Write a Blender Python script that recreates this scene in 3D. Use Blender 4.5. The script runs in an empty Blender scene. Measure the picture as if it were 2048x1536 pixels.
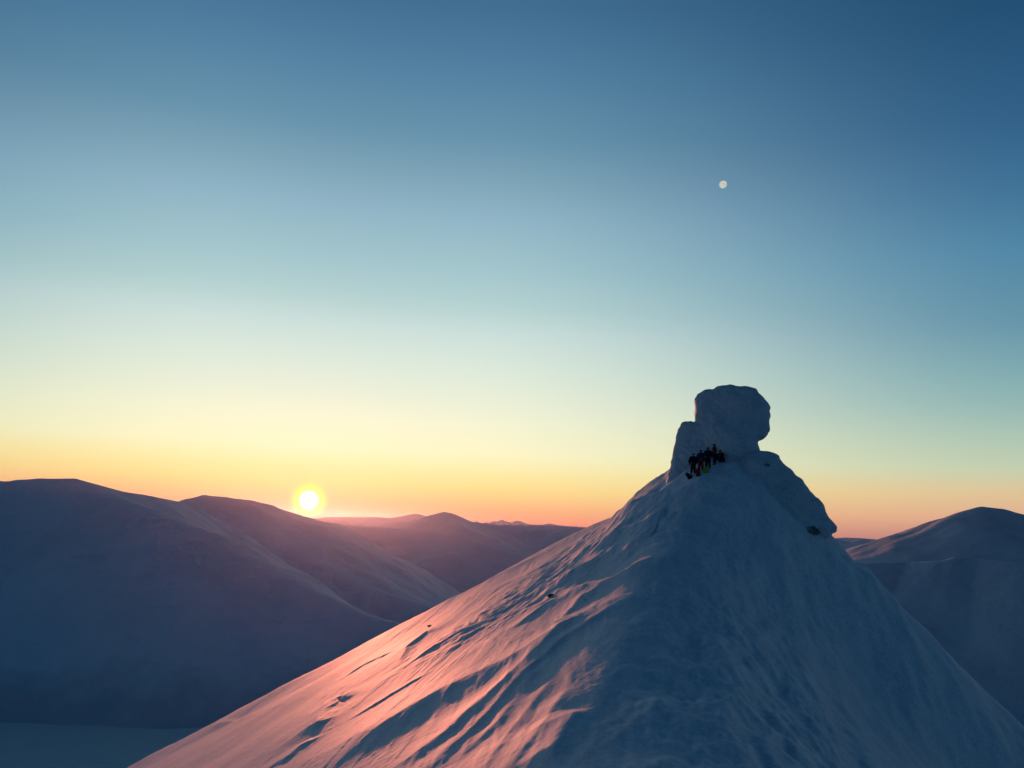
import bpy, math, random
import numpy as np
from mathutils import Vector, Matrix

# ------------------------------------------------------------------ camera
FPX = 1773.0                      # focal length in photo pixels (2048 wide)
PITCH = math.radians(9.19)
ROLL = math.radians(2.29)
scene = bpy.context.scene
COL = scene.collection
_F = np.array([0, math.cos(PITCH), math.sin(PITCH)])
_U0 = np.array([0, -math.sin(PITCH), math.cos(PITCH)])
_X = np.array([1.0, 0, 0])
_R = _X * math.cos(ROLL) + _U0 * math.sin(ROLL)
_U = -_X * math.sin(ROLL) + _U0 * math.cos(ROLL)


def ray(px, py):
    return _F + _R * ((px - 1024) / FPX) + _U * ((768 - py) / FPX)


def pix_at(px, py, dist):
    """point seen at a photo pixel at a horizontal distance"""
    d = ray(px, py)
    return d / math.hypot(d[0], d[1]) * dist


cam_d = bpy.data.cameras.new("camera")
cam_d.sensor_fit = 'HORIZONTAL'
cam_d.sensor_width = 36.0
cam_d.lens = 36.0 * FPX / 2048.0
cam_d.clip_start = 0.1
cam_d.clip_end = 300000
cam = bpy.data.objects.new("camera", cam_d)
COL.objects.link(cam)
cam.matrix_world = Matrix(((_R[0], _U[0], -_F[0], 0), (_R[1], _U[1], -_F[1], 0), (_R[2], _U[2], -_F[2], 0), (0, 0, 0, 1)))
scene.camera = cam

# ------------------------------------------------------------------ light
EXPOSURE = 0.6
scene.view_settings.view_transform = 'Standard'
scene.view_settings.look = 'None'
scene.view_settings.exposure = EXPOSURE
scene.view_settings.gamma = 1
GAIN = 2 ** -EXPOSURE
SUN_V = ray(618, 1000)
SUN_V = SUN_V / np.linalg.norm(SUN_V)
SUN_AZ = math.atan2(SUN_V[0], SUN_V[1])
SUN_STRENGTH = 2.35
SUN_COLOR = (1.0, 0.28, 0.15)
HAZE_DENSITY = 0.75e-5
HAZE_COLOR = (0.56, 0.64, 0.84)
HAZE_ANISO = 0.84

sun_d = bpy.data.lights.new("sun_lamp", 'SUN')
sun_d.energy = SUN_STRENGTH
sun_d.angle = math.radians(0.6)
sun_d.color = SUN_COLOR
sun = bpy.data.objects.new("sun_lamp", sun_d)
COL.objects.link(sun)
sun.rotation_euler = Vector(SUN_V).to_track_quat('Z', 'Y').to_euler()


def lin(c):
    c = np.array(c, float) / 255.0
    return np.where(c <= 0.04045, c / 12.92, ((c + 0.055) / 1.055) ** 2.4)


# ------------------------------------------------------------------ sky: elevation gradients that change with the angle from the sun
world = bpy.data.worlds.new("World")
scene.world = world
world.use_nodes = True
wn, wl = world.node_tree.nodes, world.node_tree.links
wn.clear()


def wmath(op, a, b=None, clamp=False):
    n = wn.new('ShaderNodeMath')
    n.operation = op
    n.use_clamp = clamp
    for i, v in enumerate((a, b)):
        if v is None:
            continue
        if isinstance(v, (int, float)):
            n.inputs[i].default_value = v
        else:
            wl.new(v, n.inputs[i])
    return n.outputs[0]


def wvec(op, a, b):
    n = wn.new('ShaderNodeVectorMath')
    n.operation = op
    wl.new(a, n.inputs[0])
    n.inputs[1].default_value = b
    return n


tc = wn.new('ShaderNodeTexCoord').outputs['Generated']
sep = wn.new('ShaderNodeSeparateXYZ')
wl.new(tc, sep.inputs[0])
elev = wmath('MULTIPLY', wmath('ARCSINE', sep.outputs[2]), 180 / math.pi)        # degrees
ELO, EHI = -4.0, 92.0
# square-root scale gives the ramp room near the horizon
tpos = wmath('POWER', wmath('MULTIPLY', wmath('SUBTRACT', elev, ELO), 1 / (EHI - ELO), True), 0.5)
az = wmath('ARCTAN2', sep.outputs[0], sep.outputs[1])
daz = wmath('SUBTRACT', az, SUN_AZ + math.radians(2.0))
# wrapped azimuth difference in degrees
cosd = wmath('COSINE', daz)
dazdeg = wmath('MULTIPLY', wmath('ARCCOSINE', wmath('MULTIPLY', cosd, 0.9999)), 180 / math.pi)


def ramp(stops):
    r = wn.new('ShaderNodeValToRGB')
    r.color_ramp.interpolation = 'CARDINAL' if False else 'LINEAR'
    wl.new(tpos, r.inputs[0])
    els = r.color_ramp.elements
    while len(els) > 1:
        els.remove(els[-1])
    for i, (e, c) in enumerate(stops):
        p = ((e - ELO) / (EHI - ELO)) ** 0.5
        el = els[0] if i == 0 else els.new(p)
        el.position = p
        el.color = tuple(lin(c)) + (1,)
    return r.outputs[0]


SKY_SUN = [(-4, (40, 45, 70)), (-0.5, (220, 112, 92)), (0.3, (240, 140, 106)), (1.4, (251, 190, 128)), (2.4, (253, 222, 142)), (3.5, (253, 237, 169)),
           (4.6, (252, 246, 199)), (6.5, (244, 245, 211)), (8, (234, 240, 216)), (10, (220, 234, 219)), (12.3, (203, 224, 219)), (14, (182, 211, 210)),
           (16.2, (164, 199, 205)), (19.7, (144, 181, 198)), (22.4, (123, 162, 182)), (24.5, (104, 148, 173)), (28.4, (83, 129, 162)), (32, (66, 111, 147)),
           (45, (28, 66, 100)), (92, (5, 26, 50))]
SKY_SIDE = [(-4, (40, 50, 75)), (0.2, (192, 138, 130)), (1.5, (226, 172, 142)), (3.0, (224, 196, 152)), (4.3, (197, 207, 175)), (6, (174, 198, 180)),
            (8, (145, 182, 180)), (10, (124, 168, 176)), (12.6, (100, 148, 169)), (16.7, (80, 134, 166)), (20, (63, 114, 151)), (23.7, (49, 96, 136)),
            (29.8, (34, 78, 115)), (34, (29, 70, 107)), (45, (22, 60, 96)), (92, (5, 26, 50))]
SKY_BACK = [(-4, (28, 54, 82)), (0, (56, 98, 132)), (4, (62, 107, 142)), (10, (54, 100, 134)), (20, (32, 74, 106)), (40, (14, 44, 72)), (92, (5, 26, 50))]


def mixc(f, a, b, mode='MIX'):
    m = wn.new('ShaderNodeMix')
    m.data_type = 'RGBA'
    m.blend_type = mode
    if isinstance(f, (int, float)):
        m.inputs['Factor'].default_value = f
    else:
        wl.new(f, m.inputs['Factor'])
    for s, v in (('A', a), ('B', b)):
        sock = [i for i in m.inputs if i.name == s and i.type == 'RGBA'][0]
        if isinstance(v, tuple):
            sock.default_value = v
        else:
            wl.new(v, sock)
    return [o for o in m.outputs if o.type == 'RGBA'][0]


def smooth(x, lo, hi):
    n = wn.new('ShaderNodeMapRange')
    n.interpolation_type = 'SMOOTHSTEP'
    wl.new(x, n.inputs[0])
    n.inputs[1].default_value = lo
    n.inputs[2].default_value = hi
    return n.outputs[0]


side = smooth(dazdeg, 7.0, 44.0)
back = smooth(dazdeg, 48.0, 115.0)
sky = mixc(side, ramp(SKY_SUN), ramp(SKY_SIDE))
sky = mixc(back, sky, ramp(SKY_BACK))
# sun disc and aureole
dot = wvec('DOT_PRODUCT', tc, tuple(SUN_V)).outputs['Value']
ang = wmath('MULTIPLY', wmath('ARCCOSINE', wmath('MINIMUM', dot, 0.9999999)), 180 / math.pi)


def glow(col, width, power):
    f = wmath('EXPONENT', wmath('MULTIPLY', wmath('POWER', wmath('DIVIDE', ang, width), power), -1.0))
    n = wn.new('ShaderNodeVectorMath')
    n.operation = 'SCALE'
    n.inputs[0].default_value = col
    wl.new(f, n.inputs['Scale'])
    return n.outputs[0]


def addc(a, b):
    n = wn.new('ShaderNodeVectorMath')
    n.operation = 'ADD'
    wl.new(a, n.inputs[0])
    wl.new(b, n.inputs[1])
    return n.outputs[0]


ringf = wmath('MULTIPLY', wmath('EXPONENT', wmath('MULTIPLY', wmath('POWER', wmath('DIVIDE', ang, 1.0), 5.0), -1.0)), 0.97)
sky = mixc(ringf, sky, (1.1, 1.02, 0.13, 1))
sky = addc(sky, glow((16.0, 14.0, 9.0), 0.42, 3.5))
bg = wn.new('ShaderNodeBackground')
bg.inputs['Strength'].default_value = GAIN
wl.new(sky, bg.inputs[0])
wo = wn.new('ShaderNodeOutputWorld')
wl.new(bg.outputs[0], wo.inputs[0])

scene.cycles.volume_bounces = 1
scene.cycles.max_bounces = 6
scene.cycles.diffuse_bounces = 3
scene.cycles.use_denoising = True
scene.cycles.sample_clamp_indirect = 4


# ------------------------------------------------------------------ helpers
def tag(o, label=None, cat=None, group=None, kind=None):
    for k, v in (('label', label), ('category', cat), ('group', group), ('kind', kind)):
        if v:
            o[k] = v
    return o


def mesh_from(name, verts, faces, mat=None, parent=None, smooth_shade=True, loc=None):
    me = bpy.data.meshes.new(name)
    verts = np.asarray(verts, np.float32)
    faces = np.asarray(faces, np.int32)
    k = faces.shape[1]
    me.vertices.add(len(verts))
    me.vertices.foreach_set('co', verts.ravel())
    me.loops.add(faces.size)
    me.loops.foreach_set('vertex_index', faces.ravel())
    me.polygons.add(len(faces))
    me.polygons.foreach_set('loop_start', np.arange(0, faces.size, k, dtype=np.int32))
    me.update(calc_edges=True)
    me.validate()
    if smooth_shade:
        me.polygons.foreach_set('use_smooth', np.ones(len(me.polygons), bool))
    if mat:
        me.materials.append(mat)
    o = bpy.data.objects.new(name, me)
    if loc is not None:
        o.location = loc
    if parent:
        o.parent = parent
    COL.objects.link(o)
    return o


def grid_faces(nr, nc):
    i = np.arange(nr * nc).reshape(nr, nc)
    return np.stack([i[:-1, :-1], i[:-1, 1:], i[1:, 1:], i[1:, :-1]], -1).reshape(-1, 4)


def _hash(ix, iy, seed):
    n = (ix.astype(np.int64) * 374761393 + iy.astype(np.int64) * 668265263 + seed * 974634777) & 0xFFFFFFFF
    n = ((n ^ (n >> 13)) * 1274126177) & 0xFFFFFFFF
    n = (n ^ (n >> 16)) & 0xFFFFFFFF
    return n / 4294967295.0


def noise2(x, y, seed=0):
    """gradient noise, about -1..1"""
    ix, iy = np.floor(x), np.floor(y)
    fx, fy = x - ix, y - iy
    ux, uy = fx * fx * fx * (fx * (fx * 6 - 15) + 10), fy * fy * fy * (fy * (fy * 6 - 15) + 10)

    def g(dx, dy):
        a = _hash(ix + dx, iy + dy, seed) * 2 * math.pi
        return np.cos(a) * (fx - dx) + np.sin(a) * (fy - dy)
    a = g(0, 0) * (1 - ux) + g(1, 0) * ux
    b = g(0, 1) * (1 - ux) + g(1, 1) * ux
    return (a * (1 - uy) + b * uy) * 1.5


def fbm(x, y, octaves=4, seed=0, gain=0.5):
    s, a = 0, 1.0
    for k in range(octaves):
        s = s + a * noise2(x, y, seed + k * 17)
        x, y, a = x * 2.03 + 5.2, y * 2.03 + 1.7, a * gain
    return s


def sstep(x, a, b):
    t = np.clip((x - a) / (b - a), 0, 1)
    return t * t * (3 - 2 * t)


# ------------------------------------------------------------------ materials
def snow_material(name, base, bump_scale, bump_strength, bump_dist, tint=None, tint_scale=0.2, tint_lo=0.55, tint_hi=0.7, rough=0.7, stretch=None, spec=0.15, grain=0):
    m = bpy.data.materials.new(name)
    m.use_nodes = True
    n, l = m.node_tree.nodes, m.node_tree.links
    b = n['Principled BSDF']
    b.inputs['Roughness'].default_value = rough
    b.inputs['Specular IOR Level'].default_value = spec
    geo = n.new('ShaderNodeNewGeometry')
    mp = n.new('ShaderNodeMapping')
    l.new(geo.outputs['Position'], mp.inputs[0])
    if stretch:
        mp.inputs['Rotation'].default_value = (0, 0, stretch[0])
        mp.inputs['Scale'].default_value = stretch[1]
    t1 = n.new('ShaderNodeTexNoise')
    t1.inputs['Scale'].default_value = bump_scale
    t1.inputs['Detail'].default_value = 8
    t1.inputs['Roughness'].default_value = 0.62
    l.new(mp.outputs[0], t1.inputs['Vector'])
    bp = n.new('ShaderNodeBump')
    bp.inputs['Strength'].default_value = bump_strength
    bp.inputs['Distance'].default_value = bump_dist
    l.new(t1.outputs[0], bp.inputs['Height'])
    l.new(bp.outputs[0], b.inputs['Normal'])
    t2 = n.new('ShaderNodeTexNoise')
    t2.inputs['Scale'].default_value = tint_scale
    t2.inputs['Detail'].default_value = 7
    t2.inputs['Roughness'].default_value = 0.65
    l.new(geo.outputs['Position'], t2.inputs['Vector'])
    cr = n.new('ShaderNodeValToRGB')
    l.new(t2.outputs[0], cr.inputs[0])
    cr.color_ramp.elements[0].position = tint_lo
    cr.color_ramp.elements[1].position = tint_hi
    cr.color_ramp.elements[0].color = (*base, 1)
    cr.color_ramp.elements[1].color = (*(tint or tuple(c * 0.86 for c in base)), 1)
    if grain:
        t3 = n.new('ShaderNodeTexNoise')
        t3.inputs['Scale'].default_value = grain
        t3.inputs['Detail'].default_value = 3
        t3.inputs['Roughness'].default_value = 0.8
        l.new(geo.outputs['Position'], t3.inputs['Vector'])
        mr = n.new('ShaderNodeMapRange')
        l.new(t3.outputs[0], mr.inputs[0])
        mr.inputs[1].default_value = 0.3
        mr.inputs[2].default_value = 0.7
        mr.inputs[3].default_value = 0.78
        mr.inputs[4].default_value = 1.12
        sc = n.new('ShaderNodeVectorMath')
        sc.operation = 'SCALE'
        l.new(cr.outputs[0], sc.inputs[0])
        l.new(mr.outputs[0], sc.inputs['Scale'])
        l.new(sc.outputs[0], b.inputs['Base Color'])
    else:
        l.new(cr.outputs[0], b.inputs['Base Color'])
    return m


M_SNOW = snow_material('wind_packed_snow', (0.74, 0.76, 0.80), 2.2, 0.3, 0.08, tint=(0.62, 0.65, 0.71), tint_scale=0.6, tint_lo=0.4, tint_hi=0.75,
                       stretch=(math.radians(12), (1.0, 0.28, 1.0)), grain=5.0)
M_RIME = snow_material('rime_ice', (0.68, 0.72, 0.78), 3.0, 1.0, 0.3, tint=(0.48, 0.54, 0.62), tint_scale=0.9, tint_lo=0.42, tint_hi=0.8, grain=7.0)
def scree(m, lo, hi, col):
    n, l = m.node_tree.nodes, m.node_tree.links
    b = n['Principled BSDF']
    src = b.inputs['Base Color'].links[0].from_socket
    g_ = n.new('ShaderNodeNewGeometry')
    sp = n.new('ShaderNodeSeparateXYZ')
    l.new(g_.outputs['Position'], sp.inputs[0])
    t = n.new('ShaderNodeTexNoise')
    t.inputs['Scale'].default_value = 0.005
    t.inputs['Detail'].default_value = 9
    t.inputs['Roughness'].default_value = 0.7
    l.new(g_.outputs['Position'], t.inputs['Vector'])
    a_ = n.new('ShaderNodeMath')
    a_.operation = 'MULTIPLY_ADD'
    l.new(t.outputs[0], a_.inputs[0])
    a_.inputs[1].default_value = 260.0
    l.new(sp.outputs[2], a_.inputs[2])
    mr = n.new('ShaderNodeMapRange')
    l.new(a_.outputs[0], mr.inputs[0])
    mr.inputs[1].default_value = lo + 130
    mr.inputs[2].default_value = hi + 130
    mr.inputs[3].default_value = 0.4
    mr.inputs[4].default_value = 0.0
    mx = n.new('ShaderNodeMix')
    mx.data_type = 'RGBA'
    l.new(mr.outputs[0], mx.inputs['Factor'])
    A = [i for i in mx.inputs if i.name == 'A' and i.type == 'RGBA'][0]
    B = [i for i in mx.inputs if i.name == 'B' and i.type == 'RGBA'][0]
    l.new(src, A)
    B.default_value = (*col, 1)
    l.new([o_ for o_ in mx.outputs if o_.type == 'RGBA'][0], b.inputs['Base Color'])


M_FAR = snow_material('mountain_snow', (0.76, 0.79, 0.84), 0.012, 0.5, 22.0, tint=(0.62, 0.65, 0.70), tint_scale=0.004, tint_lo=0.45, tint_hi=0.8)
M_FAR_SHADED = snow_material('shaded_mountain_snow', (0.56, 0.60, 0.66), 0.012, 0.5, 22.0, tint=(0.40, 0.43, 0.48), tint_scale=0.005, tint_lo=0.45, tint_hi=0.75)  # darker copy of mountain_snow: shade of the right-hand mountains put into the colour
scree(M_FAR, -450, -370, (0.20, 0.22, 0.24))
M_VALLEY = snow_material('valley_snow', (0.84, 0.80, 0.72), 0.01, 0.3, 8.0, tint=(0.74, 0.72, 0.66), tint_scale=0.003)


def cloth(name, col, rough=0.85, scale=30):
    m = bpy.data.materials.new(name)
    m.use_nodes = True
    n, l = m.node_tree.nodes, m.node_tree.links
    b = n['Principled BSDF']
    b.inputs['Roughness'].default_value = rough
    b.inputs['Specular IOR Level'].default_value = 0.2
    t = n.new('ShaderNodeTexNoise')
    t.inputs['Scale'].default_value = scale
    t.inputs['Detail'].default_value = 4
    cr = n.new('ShaderNodeValToRGB')
    cr.color_ramp.elements[0].position = 0.35
    cr.color_ramp.elements[1].position = 0.65
    cr.color_ramp.elements[0].color = (*[c * 0.75 for c in col], 1)
    cr.color_ramp.elements[1].color = (*col, 1)
    l.new(t.outputs[0], cr.inputs[0])
    l.new(cr.outputs[0], b.inputs['Base Color'])
    bp = n.new('ShaderNodeBump')
    bp.inputs['Strength'].default_value = 0.4
    bp.inputs['Distance'].default_value = 0.02
    l.new(t.outputs[0], bp.inputs['Height'])
    l.new(bp.outputs[0], b.inputs['Normal'])
    return m


# ------------------------------------------------------------------ the foreground ridge
AX = math.radians(12.5)
EU = np.array([math.sin(AX), math.cos(AX)])
EV = np.array([math.cos(AX), -math.sin(AX)])


def to_uv(x, y):
    return x * EU[0] + y * EU[1], x * EV[0] + y * EV[1]


def to_xy(u, v):
    return u * EU[0] + v * EV[0], u * EU[1] + v * EV[1]


def pix_u(px, py, u):
    """point seen at a photo pixel on the cross-section u of the ridge -> (u, v, z)"""
    d = ray(px, py)
    du, dv = to_uv(d[0], d[1])
    k = u / du
    return u, dv * k, d[2] * k


CREST = [pix_u(*p) for p in [(1150, 1720, 20), (1215, 1536, 28), (1255, 1330, 40), (1290, 1200, 52), (1345, 1110, 62), (1405, 1030, 70), (1435, 958, 74), (1455, 910, 79)]]
_cu = np.array([-300, -40, 0] + [c[0] for c in CREST] + [90, 110, 160, 400])
_cv = np.array([-60, -14, -8] + [c[1] for c in CREST] + [CREST[-1][1] + 1, CREST[-1][1] + 4, 10, 30])
_cz = np.array([-90, -7.5, -7.8] + [c[2] for c in CREST] + [6.0, 1.0, -25, -190])


def spline(xq, xs, ys):
    """monotone-ish cubic (Catmull-Rom on uneven knots)"""
    xs, ys = np.asarray(xs, float), np.asarray(ys, float)
    m = np.gradient(ys, xs)
    i = np.clip(np.searchsorted(xs, xq) - 1, 0, len(xs) - 2)
    h = xs[i + 1] - xs[i]
    t = np.clip((xq - xs[i]) / h, 0, 1)
    return ((2 * t**3 - 3 * t**2 + 1) * ys[i] + (t**3 - 2 * t**2 + t) * h * m[i] + (-2 * t**3 + 3 * t**2) * ys[i + 1] + (t**3 - t**2) * h * m[i + 1])


def smin1(a, b, k):
    h = np.clip(0.5 + 0.5 * (b - a) / k, 0, 1)
    return b * (1 - h) + a * h - k * h * (1 - h)


def hill_base(u, v):
    vc = spline(u, _cu, _cv)
    zc = spline(u, _cu, _cz)
    s = v - vc
    # sunny flank: a plain tilted face that rises gently along the ridge and rolls over far behind the summit
    back = np.maximum(u - 112, 0)
    flank = 0.1615 * u + 0.5608 * v - 9.70 - 0.012 * back * back / (1 + back / 60)
    flank = flank + 3.7 * 1.0 * np.exp(-(np.abs(u - 85) / 13.5) ** 3.5 - (np.abs(v + 0.8) / 8.6) ** 3)
    flank = flank + 0.0011 * np.maximum(100 - u, 0) * np.clip(-v - 6, 0, 70)
    # shaded shoulder: broad crest, then steeper to the right
    r = np.maximum(s, 0)
    c = 9.0 - 7.6 * sstep(u, 40, 74)
    right = 1.0 * (np.sqrt(r * r + c * c) - c)
    crest = zc - right + 0.10 * np.maximum(-s, 0)
    crest = crest + 0.7 * np.exp(-((u - 83) / 7) ** 2 - ((v - 5.5) / 2.8) ** 2)
    return smin1(flank, crest, 1.1)


def raycast(px, py, f, lo=15.0, hi=140.0, n=700):
    d = ray(px, py)
    du, dv = to_uv(d[0], d[1])
    us = np.linspace(lo, hi, n)
    k = us / du
    h = f(us, dv * k)
    below = d[2] * k < h
    if not below.any():
        return None
    i = int(np.argmax(below))
    return us[i], dv * k[i], d[2] * k[i]


# wind-carved drifts: (photo pixels of the edge, height, width on the sunny side, width on the lee side, sharpness)
STROKES = [
    # soft hollow near the skyline of the flank
    ([(600, 1345), (700, 1290), (800, 1236), (900, 1190), (980, 1150)], 1.9, 5.0, 3.2),
    ([(480, 1400), (560, 1352), (640, 1312)], 0.5, 2.5, 0.7),
    # lens-shaped drift lower left
    ([(612, 1486), (640, 1440), (668, 1408), (712, 1394)], 0.9, 1.8, 1.1),
    ([(560, 1530), (600, 1497), (640, 1478)], 0.35, 1.0, 0.5),
    ([(680, 1360), (730, 1330), (790, 1305)], 0.28, 1.2, 0.35),
    ([(790, 1340), (812, 1302), (850, 1270), (890, 1255)], 0.5, 1.4, 0.6),
    ([(800, 1345), (850, 1310), (920, 1270), (980, 1245)], 0.25, 1.0, 0.3),
    ([(700, 1440), (790, 1390), (860, 1350)], 0.22, 0.8, 0.25),
    ([(330, 1500), (420, 1455), (520, 1425)], 0.25, 1.4, 0.5),
    # great shaded trough
    ([(640, 1560), (760, 1468), (880, 1400), (1000, 1345), (1090, 1290), (1180, 1235), (1260, 1190)], 0.75, 5.0, 2.2),
    ([(760, 1560), (900, 1470), (1020, 1370), (1100, 1290), (1180, 1225), (1240, 1205)], 0.55, 1.4, 0.8),
    ([(820, 1575), (950, 1460), (1040, 1370), (1110, 1305), (1200, 1240), (1260, 1190)], 0.42, 1.2, 0.6),
    ([(900, 1540), (1000, 1450), (1060, 1370), (1110, 1320)], 0.25, 1.0, 0.5),
    ([(960, 1560), (1040, 1450), (1100, 1370)], 0.2, 0.8, 0.4),
    ([(1020, 1560), (1085, 1470), (1130, 1390)], 0.3, 0.9, 0.4),
    ([(1090, 1560), (1130, 1480), (1160, 1425)], 0.7, 1.6, 0.6),
    # upper flank
    ([(1130, 1120), (1170, 1075), (1215, 1050), (1262, 1022)], 0.6, 2.6, 0.7),
    ([(1215, 1052), (1280, 1012), (1345, 972)], 0.7, 2.5, 0.7),
    ([(1120, 1135), (1180, 1095), (1240, 1068), (1290, 1040)], 0.5, 2.2, 0.8),
    ([(1180, 1110), (1260, 1070), (1330, 1045), (1366, 1022)], 0.9, 2.2, 1.3),
    ([(1080, 1190), (1160, 1150), (1240, 1112), (1300, 1092), (1350, 1068)], 1.3, 4.0, 2.0),
    ([(1120, 1192), (1200, 1178), (1260, 1150), (1318, 1118)], 0.9, 1.8, 1.0),
    ([(1060, 1160), (1075, 1180), (1100, 1192)], 0.5, 1.5, 1.2),
    ([(1130, 1240), (1165, 1200), (1190, 1195)], 0.45, 0.8, 0.6),
    ([(960, 1285), (1040, 1283), (1100, 1262), (1150, 1220)], 0.3, 1.2, 0.5),
    ([(1030, 1260), (1075, 1225), (1120, 1200)], 0.35, 0.9, 0.5),
    ([(880, 1230), (960, 1190), (1040, 1160)], 0.45, 2.4, 1.0),
    ([(830, 1235), (930, 1180), (1040, 1130), (1110, 1095)], 0.45, 3.0, 1.2),
    # lip of snow in front of the group
    ([(1385, 951), (1404, 936), (1430, 924), (1465, 908)], 0.35, 0.8, 0.9),
    # faint ribs in the shade
    ([(1430, 1155), (1480, 1160), (1530, 1150), (1600, 1145)], 0.35, 1.2, 1.0),
    ([(1260, 1425), (1330, 1420), (1400, 1408)], 0.35, 1.2, 0.9),
    ([(1370, 1500), (1440, 1430), (1480, 1380)], 0.5, 1.6, 1.2),
]


def stroke_field(u, v):
    z = np.zeros_like(u)
    for pts, a, wlft, wrgt in STROKES:
        P = []
        for px, py in pts:
            h = None
            h = raycast(px, py, hill_base)
            if h is not None:
                P.append(h)
        if len(P) < 2:
            continue
        P = np.array(P)
        order = np.arange(len(P))
        margin = 4 * max(wlft, wrgt)
        sel = (u > P[:, 0].min() - margin) & (u < P[:, 0].max() + margin) & (v > P[:, 1].min() - margin) & (v < P[:, 1].max() + margin)
        if not sel.any():
            continue
        U, V = u[sel], v[sel]
        # wander a little so that the edges look wind-carved
        V = V + 0.12 * fbm(U * 0.22, V * 0.7, 3, 91)
        U = U + 0.3 * fbm(U * 0.3 + 9, V * 0.8, 2, 77)
        best = np.full(U.shape, 1e9)
        sd = np.zeros(U.shape)
        tt = np.zeros(U.shape)
        L = np.r_[0, np.cumsum(np.hypot(np.diff(P[:, 0]), np.diff(P[:, 1])))]
        for i in range(len(P) - 1):
            a0, b0 = P[i, :2], P[i + 1, :2]
            d = b0 - a0
            ln2 = d @ d + 1e-9
            t = np.clip(((U - a0[0]) * d[0] + (V - a0[1]) * d[1]) / ln2, 0, 1)
            qx, qy = a0[0] + t * d[0], a0[1] + t * d[1]
            dd = np.hypot(U - qx, V - qy)
            s = np.sign(d[0] * (V - a0[1]) - d[1] * (U - a0[0]))
            m = dd < best
            best = np.where(m, dd, best)
            sd = np.where(m, s * dd, sd)
            tt = np.where(m, (L[i] + t * math.sqrt(ln2)) / L[-1], tt)
        if P[-1, 0] < P[0, 0] or (abs(P[-1, 0] - P[0, 0]) < 1 and P[-1, 1] < P[0, 1]):
            sd = -sd
        prof = np.where(sd < 0, np.exp(-(np.abs(sd) / wlft) ** 1.25), np.exp(-(np.abs(sd) / wrgt) ** 1.5))
        ends = np.minimum(1, np.minimum(tt, 1 - tt) * 4.0 + 0.08)
        z[sel] += 0.5 * a * prof * ends
    return z


def hill_detail(u, v):
    s = v - spline(u, _cu, _cv)
    sunny = 1 - sstep(s, -3, 5)
    fade = sstep(u, -60, 0) * (1 - sstep(u, 150, 250)) * (1 - sstep(np.abs(v), 110, 200))
    # broad swells
    z = 0.22 * fbm(u / 30, v / 12, 2, 3)
    w = v + 0.05 * u + 1.6 * fbm(u / 30, v / 14, 2, 9)
    # gentle wind ribs, and finer broken ones in patches
    mask = sstep(fbm(u / 20, v / 7, 3, 31), -0.1, 0.5)
    z += sunny * 0.035 * (1 - np.abs(noise2(u / 24, w / 2.4, 21))) ** 3
    z += sunny * mask * 0.018 * (1 - np.abs(noise2(u / 10, w / 0.8, 22))) ** 3
    # stepped plates of crust
    st = fbm(u / 18, w / 1.8, 3, 44)
    z += sunny * 0.022 * sstep(st, 0.10, 0.16) * mask
    z += sunny * 0.018 * sstep(fbm(u / 9, w / 1.1, 3, 144), 0.18, 0.26)
    # rougher rime crust on the shaded shoulder
    z += (1 - sunny) * (1 - sstep(s, 6, 15)) * (1 - 0.5 * sstep(u, 40, 60)) * 0.34 * fbm(u / 4.5, v / 2.0, 4, 85, 0.55)
    z += (1 - sunny) * (0.50 * fbm(u / 13.0, v / 4.2, 3, 51, 0.55) + 0.12 * (1 - 0.8 * sstep(s, 4, 14)) * np.abs(fbm(u / 5.5, v / 1.7, 3, 60)) * (0.3 + sstep(fbm(u / 16, v / 6, 2, 66), -0.3, 0.5)))
    top = sstep(u, 60, 72) * (1 - sstep(u, 95, 110)) * (1 - sstep(np.abs(s), 14, 26))
    z += top * 0.24 * fbm(u / 3.0, v / 2.6, 4, 71)
    z += 0.008 * noise2(u / 0.3, v / 0.25, 61)
    return z * fade


def hill(u, v):
    u, v = np.asarray(u, float), np.asarray(v, float)
    return hill_base(u, v) + stroke_field(u, v) + hill_detail(u, v)


def axis(parts):
    out = []
    for a, b, n in parts:
        out.append(np.linspace(a, b, n, endpoint=False))
    out.append([parts[-1][1]])
    return np.concatenate(out)


us = axis([(-300, -30, 20), (-30, 16, 46), (16, 90, 520), (90, 130, 160), (130, 500, 40)])
vs = axis([(-700, -150, 30), (-150, -90, 60), (-90, -45, 260), (-45, 10, 560), (10, 60, 260), (60, 400, 40)])
UU, VV = np.meshgrid(us, vs, indexing='ij')
ZZ = hill(UU, VV)
XX, YY = to_xy(UU, VV)
o = mesh_from('snowy_hill', np.stack([XX, YY, ZZ], -1).reshape(-1, 3), grid_faces(len(us), len(vs)), M_SNOW)
tag(o, 'snowy foreground ridge, its left flank pink in the low sun', kind='structure')


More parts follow.
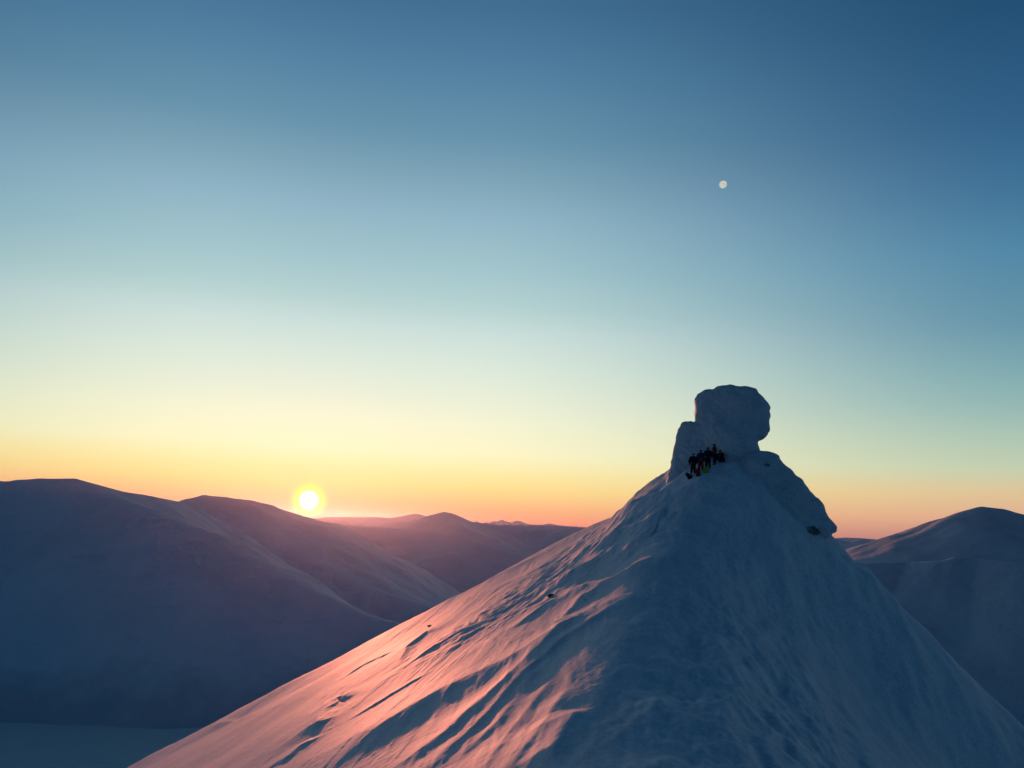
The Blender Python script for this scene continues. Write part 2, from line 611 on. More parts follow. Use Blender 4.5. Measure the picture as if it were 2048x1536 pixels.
# ------------------------------------------------------------------ solid shapes from distance fields (surface nets)
def surface_nets(F, org, h):
    nx, ny, nz = F.shape
    ins = F < 0
    corners = [(i, j, k) for i in (0, 1) for j in (0, 1) for k in (0, 1)]
    cnt = sum(ins[i:nx - 1 + i, j:ny - 1 + j, k:nz - 1 + k].astype(np.int8) for i, j, k in corners)
    act = (cnt > 0) & (cnt < 8)
    idx = -np.ones(act.shape, np.int64)
    ci = np.argwhere(act)
    idx[act] = np.arange(len(ci))
    acc = np.zeros((len(ci), 3))
    num = np.zeros(len(ci))
    for a in corners:
        for ax in range(3):
            if a[ax]:
                continue
            b = list(a)
            b[ax] = 1
            fa = F[ci[:, 0] + a[0], ci[:, 1] + a[1], ci[:, 2] + a[2]]
            fb = F[ci[:, 0] + b[0], ci[:, 1] + b[1], ci[:, 2] + b[2]]
            m = (fa < 0) != (fb < 0)
            t = np.where(m, fa / np.where(m, fa - fb, 1), 0)
            p = np.tile(np.array(a, float), (len(ci), 1))
            p[:, ax] += t
            acc += p * m[:, None]
            num += m
    V = (ci + acc / num[:, None]) * h + org
    faces = []
    for ax in range(3):
        sl0 = [slice(1, -1)] * 3
        sl0[ax] = slice(0, -1)
        sl1 = list(sl0)
        sl1[ax] = slice(1, None)
        A, B = ins[tuple(sl0)], ins[tuple(sl1)]
        e = np.argwhere(A != B)
        if not len(e):
            continue
        off = np.array([1, 1, 1])
        off[ax] = 0
        g = e + off
        o1, o2 = [(1, 2), (2, 0), (0, 1)][ax]
        d1 = np.zeros(3, int)
        d2 = np.zeros(3, int)
        d1[o1] = 1
        d2[o2] = 1
        q = np.stack([idx[tuple((g - d1 - d2).T)], idx[tuple((g - d2).T)], idx[tuple(g.T)], idx[tuple((g - d1).T)]], 1)
        flip = ~A[tuple(e.T)]
        q[flip] = q[flip][:, ::-1]
        faces.append(q)
    Fc = np.concatenate(faces)
    Fc = Fc[(Fc >= 0).all(1)]
    return V, Fc


def smin(a, b, k):
    h = np.clip(0.5 + 0.5 * (b - a) / k, 0, 1)
    return b * (1 - h) + a * h - k * h * (1 - h)


def poly_sdf(X, Z, poly):
    poly = np.array(poly, float)
    d = np.full(X.shape, 1e9)
    s = np.ones(X.shape)
    n = len(poly)
    for i in range(n):
        a, b = poly[i], poly[(i + 1) % n]
        e = b - a
        wx, wz = X - a[0], Z - a[1]
        t = np.clip((wx * e[0] + wz * e[1]) / (e @ e + 1e-9), 0, 1)
        d = np.minimum(d, (wx - e[0] * t) ** 2 + (wz - e[1] * t) ** 2)
        c1, c2, c3 = Z >= a[1], Z < b[1], e[0] * wz > e[1] * wx
        s = np.where((c1 & c2 & c3) | (~c1 & ~c2 & ~c3), -s, s)
    return s * np.sqrt(d)


def noise3(x, y, z, seed):
    return (noise2(x + 0.37 * z, y + 0.61 * z, seed) + noise2(y - 0.43 * x, z + 0.23 * x, seed + 5) + noise2(z + 0.31 * y, x - 0.57 * y, seed + 9)) / 1.8


def rime_solid(name, u0, outline, depth, dprof, lumps, h, rnd, mat, namp=0.13):
    """a rounded mass whose cross-section is an outline on the plane u0 and whose thickness varies with height"""
    P = [pix_u(px, py, u0) for px, py in outline]
    poly = [(p[1], p[2]) for p in P]
    vmin, vmax = min(p[0] for p in poly) - 1.5, max(p[0] for p in poly) + 1.5
    zmin, zmax = min(p[1] for p in poly) - 1.0, max(p[1] for p in poly) + 1.5
    D = depth + 4.5
    av = np.arange(vmin, vmax, h)
    au = np.arange(-D, D, h)
    azz = np.arange(zmin, zmax, h)
    V2, Z2 = np.meshgrid(av, azz, indexing='ij')
    d2 = poly_sdf(V2, Z2, poly)[:, None, :]
    Ug, = (au[None, :, None],)
    Vg, Zg = av[:, None, None], azz[None, None, :]
    half = dprof(Vg, Zg) * depth
    qx = d2 + rnd
    qy = np.abs(Ug) - half + rnd
    F = np.minimum(np.maximum(qx, qy), 0) + np.sqrt(np.maximum(qx, 0) ** 2 + np.maximum(qy, 0) ** 2) - rnd
    for (px, py, du, ru, rv, rz, k) in lumps:
        c = pix_u(px, py, u0)
        e = (np.sqrt(((Ug - du) / ru) ** 2 + ((Vg - c[1]) / rv) ** 2 + ((Zg - c[2]) / rz) ** 2) - 1) * min(ru, rv, rz)
        F = smin(F, e, k)
    Vb, Ub, Zb = np.broadcast_arrays(Vg, Ug, Zg)
    F = F + namp * noise3(Vb / 1.5, Ub / 1.5, Zb / 1.5, 5) + namp * 0.6 * np.abs(noise3(Vb / 0.7, Ub / 0.7, Zb / 0.7, 15)) + namp * 0.2 * noise3(Vb / 0.25, Ub / 0.25, Zb / 0.25, 25)
    F = F - 0.16 * sstep(-Ub, 0.8, 1.8) * np.abs(noise3(Vb / 0.95, Ub / 0.95, Zb / 0.75, 35))
    F[:, :, 0] = F[:, :, -1] = F[:, 0] = F[:, -1] = F[0] = F[-1] = 1.0
    Vt, Fc = surface_nets(F.astype(np.float64), np.array([av[0], au[0], azz[0]]), h)
    x, y = to_xy(u0 + Vt[:, 1], Vt[:, 0])
    return np.stack([x, y, Vt[:, 2]], 1), Fc


TOR_U = 81.0
tower_outline = [(1325, 1010), (1338, 955), (1346, 938), (1344, 928), (1348, 913), (1352, 890), (1355, 868), (1361, 857), (1370, 850), (1381, 847), (1391, 850),
                 (1391, 812), (1396, 797), (1408, 789), (1424, 786), (1436, 779), (1462, 777), (1488, 780), (1511, 785), (1519, 801),
                 (1528, 822), (1537, 852), (1537, 866), (1527, 875), (1512, 881), (1504, 886), (1509, 900), (1516, 925), (1525, 960), (1540, 1010)]
z_feet = pix_u(1440, 945, TOR_U)[2]


def tower_depth(V, Z):
    return np.where(Z < z_feet + 2.2, 1.0 + 0.12 * (z_feet + 2.2 - Z), 1.0) + 0 * V


tv, tf = rime_solid('rock_tower', TOR_U + 1.0, tower_outline, 2.7, tower_depth,
                    [(1434, 872, -2.0, 1.6, 1.5, 1.9, 0.7), (1480, 830, -1.7, 1.7, 2.0, 1.5, 0.9), (1465, 905, -2.5, 2.0, 1.9, 1.8, 1.2), (1398, 922, -1.9, 1.8, 1.6, 1.4, 0.7),
                     (1505, 845, 1.2, 2.2, 1.3, 1.4, 0.6), (1450, 985, -2.4, 3.0, 3.0, 1.6, 1.5)], 0.12, 0.7, M_RIME)
o = mesh_from('rock_tower', tv, tf, M_RIME)
tag(o, 'tall ice-crusted rock tower with an overhanging square head on the summit', 'rock formation')

knob_outline = [(1480, 1010), (1490, 925), (1513, 906), (1532, 908), (1552, 915), (1560, 931), (1574, 945), (1577, 957), (1592, 969), (1594, 979), (1606, 990), (1628, 1003),
                (1645, 1020), (1656, 1040), (1667, 1055), (1665, 1063), (1654, 1066), (1655, 1074), (1640, 1077), (1618, 1080), (1600, 1140), (1480, 1140)]
kv, kf = rime_solid('rock_outcrop', TOR_U - 0.6, knob_outline, 3.2, lambda V, Z: 1.0 + 0 * V + 0 * Z,
                    [(1560, 1010, -1.6, 2.6, 2.4, 2.2, 1.4), (1505, 940, -2.2, 1.6, 1.5, 1.2, 0.9), (1545, 1000, -2.6, 1.6, 1.8, 1.3, 0.9), (1590, 1052, -2.0, 1.8, 1.8, 1.0, 0.9)], 0.13, 1.3, M_RIME)
o = mesh_from('rock_outcrop', kv, kf, M_RIME)
tag(o, 'rounded ice-crusted outcrop bulging to the right below the tower', 'rock formation')

# bare rock showing through the snow
M_ROCK = snow_material('dark_rock', (0.10, 0.12, 0.12), 4.0, 1.0, 0.3, tint=(0.35, 0.38, 0.42), tint_scale=1.6, tint_lo=0.45, tint_hi=0.62)


def pick(verts, px, py):
    """the nearest surface point of a mesh behind a photo pixel"""
    k = 1 / (verts @ _F)
    qx, qy = 1024 + FPX * (verts @ _R) * k, 768 - FPX * (verts @ _U) * k
    d = np.hypot(qx - px, qy - py)
    c = verts[d < d.min() + 3]
    return c[np.argmin(c @ _F)]


def rock(name, c, size, seed, label, category, group=None):
    n_ = 30
    th = np.linspace(0.0, math.pi, n_)
    ph = np.linspace(0, 2 * math.pi, n_ * 2)
    TH, PH = np.meshgrid(th, ph, indexing='ij')
    d = np.stack([np.sin(TH) * np.cos(PH), np.sin(TH) * np.sin(PH), np.cos(TH)], -1)
    r = 1 + 0.35 * noise3(d[..., 0] * 1.7 + seed, d[..., 1] * 1.7, d[..., 2] * 1.7, seed) + 0.16 * np.abs(noise3(d[..., 0] * 5 + seed, d[..., 1] * 5, d[..., 2] * 5, seed + 3))
    v = (d * r[..., None] * np.array(size)).reshape(-1, 3)
    o = mesh_from(name, v, grid_faces(n_, n_ * 2), M_ROCK, loc=tuple(c))
    tag(o, label, category, group)
    return o


def hill_pixel(px, py):
    u, v, z = raycast(px, py, hill, 15, 120, 1500)
    x, y = to_xy(u, v)
    return np.array([x, y, z])


p_ = pick(kv, 1612, 1063)
rock('bare_rock', p_ + np.array([0.1, 0.35, 0]), (0.95, 0.55, 0.62), 3, 'dark patch of bare rock under the rounded outcrop on the right', 'rock')
p_ = pick(kv, 1533, 929)
rock('bare_rock', p_ + np.array([0.0, 0.12, 0]), (0.26, 0.2, 0.16), 8, 'small dark stone poking from the top of the rounded outcrop', 'rock')
rock('bare_rock', hill_pixel(1103, 1192), (0.24, 0.2, 0.15), 5, 'small dark stone alone in the middle of the pink slope', 'rock')
rock('bare_rock', hill_pixel(860, 1252), (0.26, 0.22, 0.12), 11, 'small dark stone near the left skyline of the pink slope', 'rock')
#rock('bare_rock', hill_pixel(1920, 1390), (0.16, 0.14, 0.08), 12, 'small dark stone on the shaded right flank of the ridge', 'rock')

# ------------------------------------------------------------------ far mountains
def ridge_mountain(name, lines, az_lo, az_hi, r_lo, r_hi, na, nr, slope, base, mat, amp=0.1, seed=1, label=None, curve=0.0, k=12.0, scale=400.0):
    a = np.radians(np.linspace(az_lo, az_hi, na))
    r = np.exp(np.linspace(math.log(r_lo), math.log(r_hi), nr))
    Rg, Ag = np.meshgrid(r, a, indexing='ij')
    X, Y = Rg * np.sin(Ag), Rg * np.cos(Ag)
    wx = X + scale * 0.12 * fbm(X / scale, Y / scale, 3, seed + 40)
    wy = Y + scale * 0.12 * fbm(X / scale + 7, Y / scale, 3, seed + 50)
    acc = None
    for ln in lines:
        sl = slope
        if isinstance(ln, dict):
            sl, ln = ln['slope'], ln['pts']
        P = [pix_at(px, py, d) for px, py, d in ln]
        best = np.full(X.shape, -1e9)
        for p, q in zip(P[:-1], P[1:]):
            e = q[:2] - p[:2]
            t = np.clip(((X - p[0]) * e[0] + (Y - p[1]) * e[1]) / (e @ e), 0, 1)
            # crest follows the photo; distance uses warped coordinates away from it
            d = np.hypot(X - p[0] - t * e[0], Y - p[1] - t * e[1])
            dw = np.hypot(wx - p[0] - t * e[0], wy - p[1] - t * e[1])
            f = np.clip(d / (scale * 0.5), 0, 1)
            d = d * (1 - f) + dw * f
            z = p[2] + t * (q[2] - p[2])
            rd = scale * (0.06 if sl == slope else 0.16)
            drop = sl * (np.sqrt(d * d + rd * rd) - rd)
            drop = drop - curve * drop * drop / 1000.0 * 0.5
            best = np.maximum(best, z - drop)
        acc = best if acc is None else k * np.logaddexp(acc / k, best / k)
    dist_f = np.clip((np.max(acc) - acc) / 150.0, 0.06, 1)
    Z = acc + amp * scale * 0.25 * dist_f * fbm(X / scale * 1.6, Y / scale * 1.6, 5, seed, 0.5)
    Z = np.maximum(Z, base)
    o = mesh_from(name, np.stack([X, Y, Z], -1).reshape(-1, 3), grid_faces(nr, na)[:, ::-1], mat)
    tag(o, label, kind='structure')
    return o


VAL = -482.0
ridge_mountain('mountain', [
    [(-420, 985, 3300), (-200, 940, 3400), (-40, 952, 3500), (20, 969, 3550)],
    [(20, 969, 3550), (45, 960, 3550), (80, 957, 3500), (150, 962, 3450), (190, 971, 3400), (250, 984, 3400), (300, 992, 3450), (355, 1003, 3600)],
    {'slope': 0.62, 'pts': [(150, 962, 3450), (250, 1000, 3250), (350, 1035, 3100), (430, 1065, 3000), (500, 1110, 2900), (570, 1150, 2820), (650, 1190, 2750), (770, 1240, 2650), (900, 1330, 2500)]},
    [(120, 1110, 2900), (300, 1290, 2600), (450, 1370, 2520)],
], -48, 6, 1500, 4600, 620, 360, 0.57, VAL, M_FAR, 0.07, 3, 'big smooth snowy mountain left of the sun above the valley floor')
ridge_mountain('mountain', [
    [(300, 1030, 4700), (355, 1004, 4700), (380, 997, 4650), (410, 990, 4600), (450, 997, 4600), (500, 1000, 4600), (540, 1009, 4650), (570, 1021, 4700), (620, 1036, 4800), (670, 1047, 5200)],
    {'slope': 0.6, 'pts': [(450, 997, 4600), (520, 1060, 4300), (580, 1100, 4200), (640, 1130, 4100), (740, 1175, 3950), (840, 1207, 3800), (960, 1270, 3600)]},
], -34, 6, 3000, 6000, 420, 260, 0.5, VAL, M_FAR, 0.07, 13, 'snowy mountain with a low rounded top just left of the sun')
ridge_mountain('mountain', [
    [(560, 1045, 7000), (650, 1046, 7000), (730, 1052, 6900), (800, 1058, 6800), (850, 1064, 6700), (870, 1066, 6600), (940, 1078, 6500), (1040, 1110, 6300), (1150, 1160, 6000)],
    [(850, 1064, 6700), (900, 1100, 6200), (1000, 1160, 5900)],
], -28, 22, 4800, 8200, 460, 240, 0.42, VAL, M_FAR, 0.07, 23, 'long flat-topped snowy mountain in the valley below the sun')
ridge_mountain('mountain', [
    [(780, 1062, 9600), (815, 1056, 9400), (840, 1044, 9200), (870, 1030, 9000), (889, 1025, 9000), (905, 1030, 9000), (935, 1043, 9200), (1000, 1050, 9300), (1060, 1051, 9300), (1120, 1053, 9200), (1250, 1060, 9000)],
    [(889, 1025, 9000), (930, 1055, 8400), (1000, 1100, 8000)],
], -22, 22, 6800, 12000, 420, 200, 0.36, VAL, M_FAR, 0.07, 33, 'pointed snowy mountain in the distance right of the sun')
ridge_mountain('distant_hills', [
    [(600, 1040, 15000), (650, 1035, 15000), (700, 1034, 15000), (750, 1034, 14800), (780, 1036, 14500), (812, 1031, 14500), (830, 1027, 14500), (848, 1034, 14500), (900, 1043, 14500), (1000, 1052, 14500)],
], -24, 14, 12000, 18000, 360, 120, 0.3, VAL, M_FAR, 0.05, 43, 'faint hazy hills on the horizon right of the sun', scale=800)
jag = [(900, 1050), (925, 1047), (940, 1047), (953, 1042), (962, 1046), (972, 1044), (980, 1046), (988, 1042), (996, 1043), (1004, 1039), (1014, 1043), (1024, 1045), (1033, 1041), (1040, 1042), (1050, 1046), (1062, 1049), (1085, 1049), (1100, 1047), (1115, 1050), (1135, 1052), (1200, 1056)]
ridge_mountain('distant_hills', [[(x, y, 21000) for x, y in jag], [(1600, 1074, 21000), (1660, 1077, 21000), (1690, 1075, 21000), (1720, 1076, 21000), (1745, 1078, 21000), (1800, 1082, 21000), (1900, 1085, 21000)]],
               -10, 32, 18500, 23500, 900, 90, 0.45, VAL, M_FAR, 0.0, 53, 'jagged far peaks low on the horizon', scale=150)
ridge_mountain('distant_hills', [
    [(1500, 1060, 9000), (1640, 1070, 9000), (1700, 1083, 9000), (1722, 1079, 9000), (1745, 1081, 9000), (1765, 1086, 9000), (1830, 1100, 9000), (1950, 1110, 9000)],
], 10, 34, 7600, 10500, 300, 110, 0.36, VAL, M_FAR, 0.08, 63, 'low hazy hill in the gap right of the outcrop')
ridge_mountain('mountain', [
    [(1640, 1150, 4300), (1715, 1117, 4200), (1760, 1092, 4150), (1800, 1071, 4100), (1850, 1050, 4050), (1890, 1036, 4000), (1930, 1026, 4000), (1965, 1013, 4000), (2000, 1017, 4000), (2048, 1029, 4000), (2200, 1010, 4000), (2500, 1060, 4000)],
], 6, 52, 2500, 5600, 520, 220, 0.42, VAL, M_FAR_SHADED, 0.03, 73, 'dark snowy mountain with a pointed top at the right edge')
ridge_mountain('mountain', [
    {'slope': 0.75, 'pts': [(1450, 1180, 2500), (1600, 1137, 2450), (1710, 1126, 2400), (1820, 1124, 2400), (1880, 1121, 2350), (1910, 1115, 2350), (1960, 1118, 2350), (2048, 1127, 2300), (2300, 1120, 2300), (2600, 1180, 2300)]},
], 4, 56, 1300, 3400, 520, 240, 0.75, VAL, M_FAR_SHADED, 0.05, 83, 'steep dark snowy shoulder behind the right flank of the ridge')

# ------------------------------------------------------------------ valley floor, reaching past the farthest hills
g = 24000.0
gx = np.linspace(-g, g, 121)
GX, GY = np.meshgrid(gx, gx, indexing='ij')
GZ = VAL + 2 + 0.0 * GX
o = mesh_from('ground', np.stack([GX, GY, GZ], -1).reshape(-1, 3), grid_faces(121, 121), M_VALLEY)
tag(o, 'flat pale snow-covered valley floor', kind='structure')

# ------------------------------------------------------------------ moon
mm = bpy.data.materials.new('moon_glow')
mm.use_nodes = True
n, l = mm.node_tree.nodes, mm.node_tree.links
n.clear()
em = n.new('ShaderNodeEmission')
t = n.new('ShaderNodeTexNoise')
t.inputs['Scale'].default_value = 0.006
t.inputs['Detail'].default_value = 5
cr = n.new('ShaderNodeValToRGB')
cr.color_ramp.elements[0].position = 0.4
cr.color_ramp.elements[1].position = 0.6
cr.color_ramp.elements[0].color = (*lin((182, 188, 180)), 1)
cr.color_ramp.elements[1].color = (*lin((216, 214, 196)), 1)
tcm = n.new('ShaderNodeTexCoord')
l.new(tcm.outputs['Object'], t.inputs[0])
l.new(t.outputs[0], cr.inputs[0])
l.new(cr.outputs[0], em.inputs[0])
em.inputs[1].default_value = GAIN
mo = n.new('ShaderNodeOutputMaterial')
l.new(em.outputs[0], mo.inputs[0])
th = np.linspace(0, math.pi, 33)
ph = np.linspace(0, 2 * math.pi, 65)
TH, PH = np.meshgrid(th, ph, indexing='ij')
MR = 60000 * math.radians(0.23)
md = ray(1446, 369)
md = md / np.linalg.norm(md)
mc = md * 60000
sv = np.stack([np.sin(TH) * np.cos(PH), np.sin(TH) * np.sin(PH), np.cos(TH)], -1).reshape(-1, 3) * MR
o = mesh_from('moon', sv, grid_faces(33, 65), mm, loc=mc)
tag(o, 'small pale round moon high in the blue sky above the rock tower', 'moon')

# ------------------------------------------------------------------ people
def skin_body(name, joints, edges, mat, parent=None, subdiv=2):
    """joints: dict name -> (x, y, z, rx, ry); grows one continuous surface along the edges"""
    names = list(joints)
    me = bpy.data.meshes.new(name)
    me.from_pydata([joints[k][:3] for k in names], [(names.index(a), names.index(b)) for a, b in edges], [])
    ob = bpy.data.objects.new(name, me)
    COL.objects.link(ob)
    ob.modifiers.new('skin', 'SKIN')
    for i, k in enumerate(names):
        v = me.skin_vertices[0].data[i]
        v.radius = (joints[k][3], joints[k][4])
        v.use_root = (i == 0)
    sm = ob.modifiers.new('sub', 'SUBSURF')
    sm.levels = sm.render_levels = subdiv
    dg = bpy.context.evaluated_depsgraph_get()
    dg.update()
    m2 = bpy.data.meshes.new_from_object(ob.evaluated_get(dg))
    m2.name = name
    ob.modifiers.clear()
    ob.data = m2
    m2.materials.clear()
    m2.materials.append(mat)
    m2.polygons.foreach_set('use_smooth', np.ones(len(m2.polygons), bool))
    if parent:
        ob.parent = parent
    return ob


def blob(name, c, r, mat, parent, nseg=16, squash=None, cut=-1.0):
    th = np.linspace(0.0, math.pi, nseg)
    ph = np.linspace(0, 2 * math.pi, nseg * 2)
    TH, PH = np.meshgrid(th, ph, indexing='ij')
    x, y, z = np.sin(TH) * np.cos(PH), np.sin(TH) * np.sin(PH), np.maximum(np.cos(TH), cut)
    v = np.stack([x * r[0] + c[0], y * r[1] + c[1], z * r[2] + c[2]], -1).reshape(-1, 3)
    return mesh_from(name, v, grid_faces(nseg, nseg * 2), mat, parent)


M_SKIN = cloth('skin', (0.42, 0.27, 0.20), 0.5, 8)
M_BLACK = cloth('black_shell_fabric', (0.006, 0.007, 0.009))
M_NAVY = cloth('navy_shell_fabric', (0.008, 0.010, 0.045))
M_PURPLE = cloth('purple_shell_fabric', (0.030, 0.014, 0.075))
M_DGREEN = cloth('dark_green_fabric', (0.010, 0.016, 0.014))
M_RED = cloth('red_shell_fabric', (0.30, 0.012, 0.012))
M_DRED = cloth('dark_red_fabric', (0.22, 0.012, 0.02))
M_LIME = cloth('lime_yellow_fabric', (0.30, 0.42, 0.02))
M_HELMET = cloth('helmet_shell', (0.012, 0.016, 0.03), 0.4, 5)


def person(loc, rot, label, jacket, trousers, hat, pose='stand', lean=0.0, armsp=0.0, pack=None, height=1.0):
    root = bpy.data.objects.new('person', None)
    COL.objects.link(root)
    root.location = loc
    root.rotation_euler = (0, 0, rot)
    root.scale = (height,) * 3
    tag(root, label, 'person', 'climbers gathered at the foot of the rock tower')
    if pose == 'stand':
        hip = 0.94
        J = {'pelvis': (0, 0, hip, .15, .12), 'waist': (0, .01, 1.10, .145, .115), 'chest': (0, .02 + lean, 1.33, .175, .13), 'neckb': (0, .02 + lean, 1.47, .09, .085), 'neck': (0, .03 + lean, 1.53, .062, .062),
             'head': (0, .045 + lean, 1.62, .085, .10), 'crown': (0, .04 + lean, 1.73, .075, .088)}
        E = [('pelvis', 'waist'), ('waist', 'chest'), ('chest', 'neckb'), ('neckb', 'neck'), ('neck', 'head'), ('head', 'crown')]
        for s, t in ((-1, 'l'), (1, 'r')):
            J.update({t + 'hip': (s * .10, 0, .86, .105, .10), t + 'knee': (s * .13, .03, .49, .075, .075), t + 'ankle': (s * .15, -.01, .10, .055, .06), t + 'toe': (s * .17, .15, .04, .05, .045),
                      t + 'sh': (s * .20, .02 + lean, 1.41, .075, .075), t + 'el': (s * (.255 + armsp), -.01 + lean, 1.15, .06, .06), t + 'wr': (s * (.235 + armsp * .4), .14 + lean, .95, .045, .045),
                      t + 'palm': (s * (.25 + armsp * .3), .19 + lean, .89, .034, .042)})
            E += [('pelvis', t + 'hip'), (t + 'hip', t + 'knee'), (t + 'knee', t + 'ankle'), (t + 'ankle', t + 'toe'), ('neckb', t + 'sh'), (t + 'sh', t + 'el'), (t + 'el', t + 'wr'), (t + 'wr', t + 'palm')]
            for q in range(5):
                fx = s * (.25 + armsp * .3) + (q - 2) * .017
                L = (.05, .075, .082, .075, .055)[q]
                J[f'{t}k{q}'] = (fx + (s * -.03 if q == 0 else 0), .22 + lean + L * .35, .86 - L * .3, .010, .010)
                J[f'{t}f{q}'] = (fx + (s * -.04 if q == 0 else 0), .225 + lean + L * .45, .86 - L * .9, .0085, .0085)
                E += [(t + 'palm', f'{t}k{q}'), (f'{t}k{q}', f'{t}f{q}')]
    else:   # sitting with knees drawn up
        J = {'pelvis': (0, -.05, .16, .16, .14), 'waist': (0, -.04, .32, .15, .12), 'chest': (0, .06, .56, .175, .13), 'neckb': (0, .11, .69, .09, .085), 'neck': (0, .14, .74, .062, .062),
             'head': (0, .17, .83, .085, .10), 'crown': (0, .16, .93, .075, .088)}
        E = [('pelvis', 'waist'), ('waist', 'chest'), ('chest', 'neckb'), ('neckb', 'neck'), ('neck', 'head'), ('head', 'crown')]
        for s, t in ((-1, 'l'), (1, 'r')):
            J.update({t + 'hip': (s * .11, .0, .16, .105, .10), t + 'knee': (s * .15, .36, .46, .075, .075), t + 'ankle': (s * .15, .46, .09, .055, .06), t + 'toe': (s * .16, .60, .04, .05, .045),
                      t + 'sh': (s * .20, .10, .63, .075, .075), t + 'el': (s * .31, .18, .42, .06, .06), t + 'wr': (s * .20, .36, .50, .045, .045), t + 'palm': (s * .16, .42, .53, .034, .042)})
            E += [('pelvis', t + 'hip'), (t + 'hip', t + 'knee'), (t + 'knee', t + 'ankle'), (t + 'ankle', t + 'toe'), ('neckb', t + 'sh'), (t + 'sh', t + 'el'), (t + 'el', t + 'wr'), (t + 'wr', t + 'palm')]
            for q in range(5):
                fx = s * .16 + (q - 2) * .017
                L = (.05, .075, .082, .075, .055)[q]
                J[f'{t}k{q}'] = (fx, .45 + L * .4, .54, .010, .010)
                J[f'{t}f{q}'] = (fx, .46 + L * .8, .52 - L * .3, .0085, .0085)
                E += [(t + 'palm', f'{t}k{q}'), (f'{t}k{q}', f'{t}f{q}')]
    body = skin_body('body', J, E, M_SKIN, root, 1)

    def grow(keys, edges, extra, name, mat):
        jj = {k: J[k][:3] + (J[k][3] + extra, J[k][4] + extra) for k in keys}
        return skin_body(name, jj, edges, mat, root, 1)
    jk = ['chest', 'waist', 'pelvis', 'neckb'] + [t + k for t in 'lr' for k in ('sh', 'el', 'wr')]
    grow(jk, [e for e in E if e[0] in jk and e[1] in jk], 0.07, 'jacket', jacket)
    tk = ['pelvis'] + [t + k for t in 'lr' for k in ('hip', 'knee', 'ankle')]
    grow(tk, [e for e in E if e[0] in tk and e[1] in tk], 0.05, 'trousers', trousers)
    for t in 'lr':
        bk = [t + 'ankle', t + 'toe']
        grow(bk, [(bk[0], bk[1])], 0.022, 'boot', M_BLACK)
    for t in 'lr':
        gk = [t + 'wr', t + 'palm'] + [f'{t}k{q}' for q in range(5)] + [f'{t}f{q}' for q in range(5)]
        grow(gk, [e for e in E if e[0] in gk and e[1] in gk], 0.006, 'glove', M_BLACK)
    hd, crn = J['head'], J['crown']
    blob('hat', (hd[0], hd[1] - .012, hd[2] + .055), (.115, .135, .125), hat, root, 12, cut=-0.15)
    # nose and chin give the face its profile
    blob('nose', (hd[0], hd[1] + .105, hd[2] - .01), (.014, .022, .024), M_SKIN, root, 6)
    if pack:
        c = J['chest']
        pb = box_round('backpack', (.32, .22, .5), (c[0], c[1] - .26, c[2] - .12), pack, root)
    return root


def box_round(name, size, c, mat, parent=None, loc=None, rough=0.02, seed=0, p=4.0):
    """soft superellipsoid bag shape"""
    th = np.linspace(0.0, math.pi, 22)
    ph = np.linspace(0, 2 * math.pi, 44)
    TH, PH = np.meshgrid(th, ph, indexing='ij')
    d = np.stack([np.sin(TH) * np.cos(PH), np.sin(TH) * np.sin(PH), np.cos(TH)], -1)
    r = (np.abs(d) ** p).sum(-1) ** (-1 / p)
    nz = 1 + rough * 3 * noise3(d[..., 0] * 3 + seed, d[..., 1] * 3, d[..., 2] * 3, 7)
    v = d * (r * nz)[..., None] * np.array(size) / 2 + np.array(c)
    return mesh_from(name, v.reshape(-1, 3), grid_faces(22, 44), mat, parent, loc=loc)


def backpack(loc, rot, label, mat, tilt=0.0, size=(.36, .26, .58), mat2=None):
    root = bpy.data.objects.new('backpack', None)
    COL.objects.link(root)
    root.location = loc
    root.rotation_euler = (tilt, 0, rot)
    tag(root, label, 'backpack', 'packs lying on the snow by the climbers')
    box_round('pack_body', size, (0, 0, size[2] / 2), mat, root, seed=loc[0])
    box_round('lid', (size[0] * .95, size[1] * 1.05, .16), (0, .01, size[2] + .02), mat2 or mat, root, seed=3, p=3)
    box_round('pocket', (size[0] * .7, .12, size[2] * .45), (0, size[1] / 2 + .02, size[2] * .32), mat, root, seed=4, p=3)
    for s in (-1, 1):
        n_ = 14
        a = np.linspace(0, math.pi, n_)
        path = np.stack([np.full(n_, s * size[0] * .26), -size[1] / 2 - .09 * np.sin(a), size[2] * (.12 + .38 * (1 - np.cos(a)))], 1)
        vs_ = []
        for q in path:
            for dx, dz in ((-.03, -.0), (.03, 0), (.03, .014), (-.03, .014)):
                vs_.append(q + [dx, -dz, 0])
        fs_ = [[i * 4 + j, i * 4 + (j + 1) % 4, (i + 1) * 4 + (j + 1) % 4, (i + 1) * 4 + j] for i in range(n_ - 1) for j in range(4)]
        mesh_from('strap', np.array(vs_), np.array(fs_), M_BLACK, root)
    return root


def stand_point(px, u):
    """ground point of the ridge under a photo column at cross-section u"""
    _, v, _ = pix_u(px, 930, u)
    z = float(hill(np.array([u]), np.array([v]))[0])
    x, y = to_xy(u, v)
    return Vector((x, y, z))


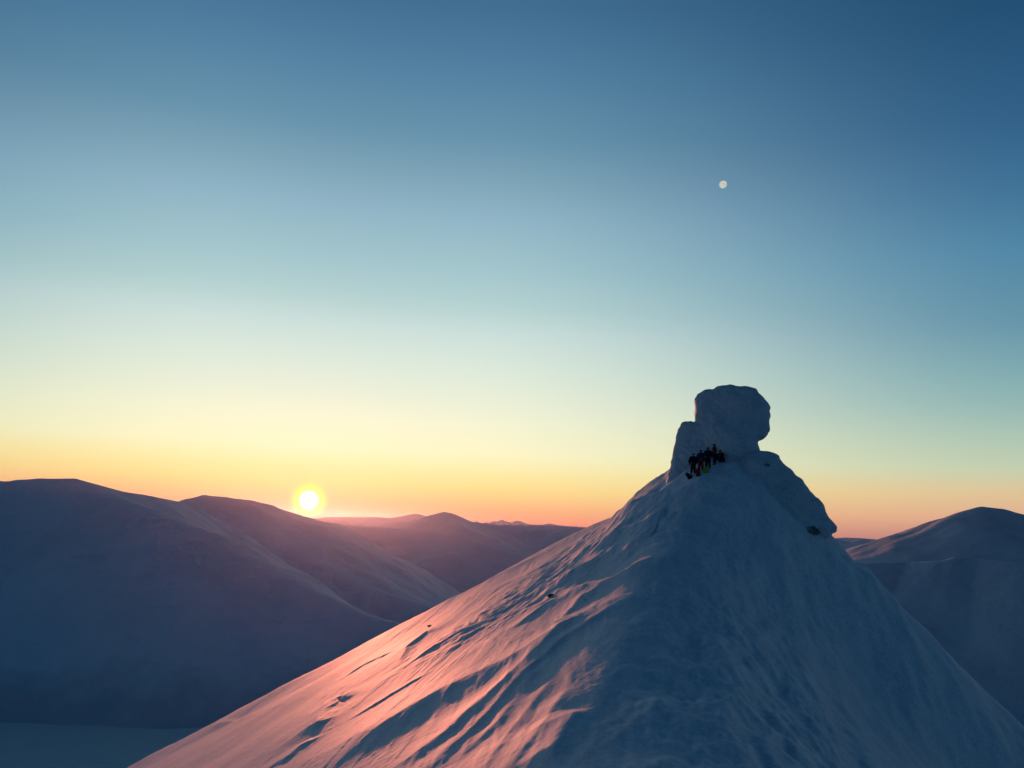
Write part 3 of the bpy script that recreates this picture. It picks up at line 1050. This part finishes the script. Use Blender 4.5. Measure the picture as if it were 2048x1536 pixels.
PEOPLE_U = 75.0
P1 = stand_point(1386.5, 76.0)
P2 = stand_point(1401.5, 76.0)
P3 = stand_point(1416, 76.3)
P4 = stand_point(1429.5, 76.9)
P5 = stand_point(1443, 77.6)
print('PEOPLE', [tuple(round(c, 2) for c in p) for p in (P1, P2, P3, P4, P5)])
for p in (P1, P2, P3, P4, P5):
    d = np.array(p)
    k = 1 / (d @ _F)
    print('  foot pixel', 1024 + FPX * (d @ _R) * k, 768 - FPX * (d @ _U) * k)
person(P1, math.radians(10), 'standing person in black clothes at the left end of the group', M_BLACK, M_BLACK, M_HELMET, armsp=.08)
person(P2, math.radians(-30), 'standing person in navy and purple jacket with dark red trousers', M_PURPLE, M_DRED, M_NAVY, armsp=.04)
person(P3, math.radians(150), 'standing person in dark green jacket in the middle of the group', M_DGREEN, M_BLACK, M_NAVY, armsp=.12)
person(P4, math.radians(60), 'standing person in red jacket and dark hat higher up the slope', M_RED, M_NAVY, M_BLACK, armsp=.02)
person(P5, math.radians(120), 'person in black sitting on the snow at the right end of the group', M_BLACK, M_NAVY, M_DGREEN, pose='sit')
backpack(stand_point(1382, 75.6), 0.5, 'black backpack lying in the snow at the left of the group', M_BLACK, -0.9)
backpack(stand_point(1396, 75.2), 2.6, 'red backpack standing in front of the climbers', M_RED, 0.1, mat2=M_DRED)
backpack(stand_point(1409.5, 75.4), 1.9, 'small lime yellow backpack between two climbers', M_LIME, 0.2, size=(.34, .24, .4))

# ------------------------------------------------------------------ air
hz = bpy.data.meshes.new('haze')
b = 24500.0
z0, z1 = VAL + 1.0, 215.0
vv = [(x, y, z) for z in (z0, z1) for y in (-b, b) for x in (-b, b)]
hz.from_pydata(vv, [], [(0, 2, 3, 1), (4, 5, 7, 6), (0, 1, 5, 4), (2, 6, 7, 3), (0, 4, 6, 2), (1, 3, 7, 5)])
mh = bpy.data.materials.new('haze_air')
mh.use_nodes = True
n, l = mh.node_tree.nodes, mh.node_tree.links
n.clear()
pv = n.new('ShaderNodeVolumePrincipled')
pv.inputs['Color'].default_value = (*HAZE_COLOR, 1)
pv.inputs['Density'].default_value = HAZE_DENSITY
pv.inputs['Anisotropy'].default_value = HAZE_ANISO
mo = n.new('ShaderNodeOutputMaterial')
l.new(pv.outputs[0], mo.inputs['Volume'])
hz.materials.append(mh)
o = bpy.data.objects.new('haze', hz)
COL.objects.link(o)
tag(o, 'thin warm air haze over the valleys', kind='stuff')
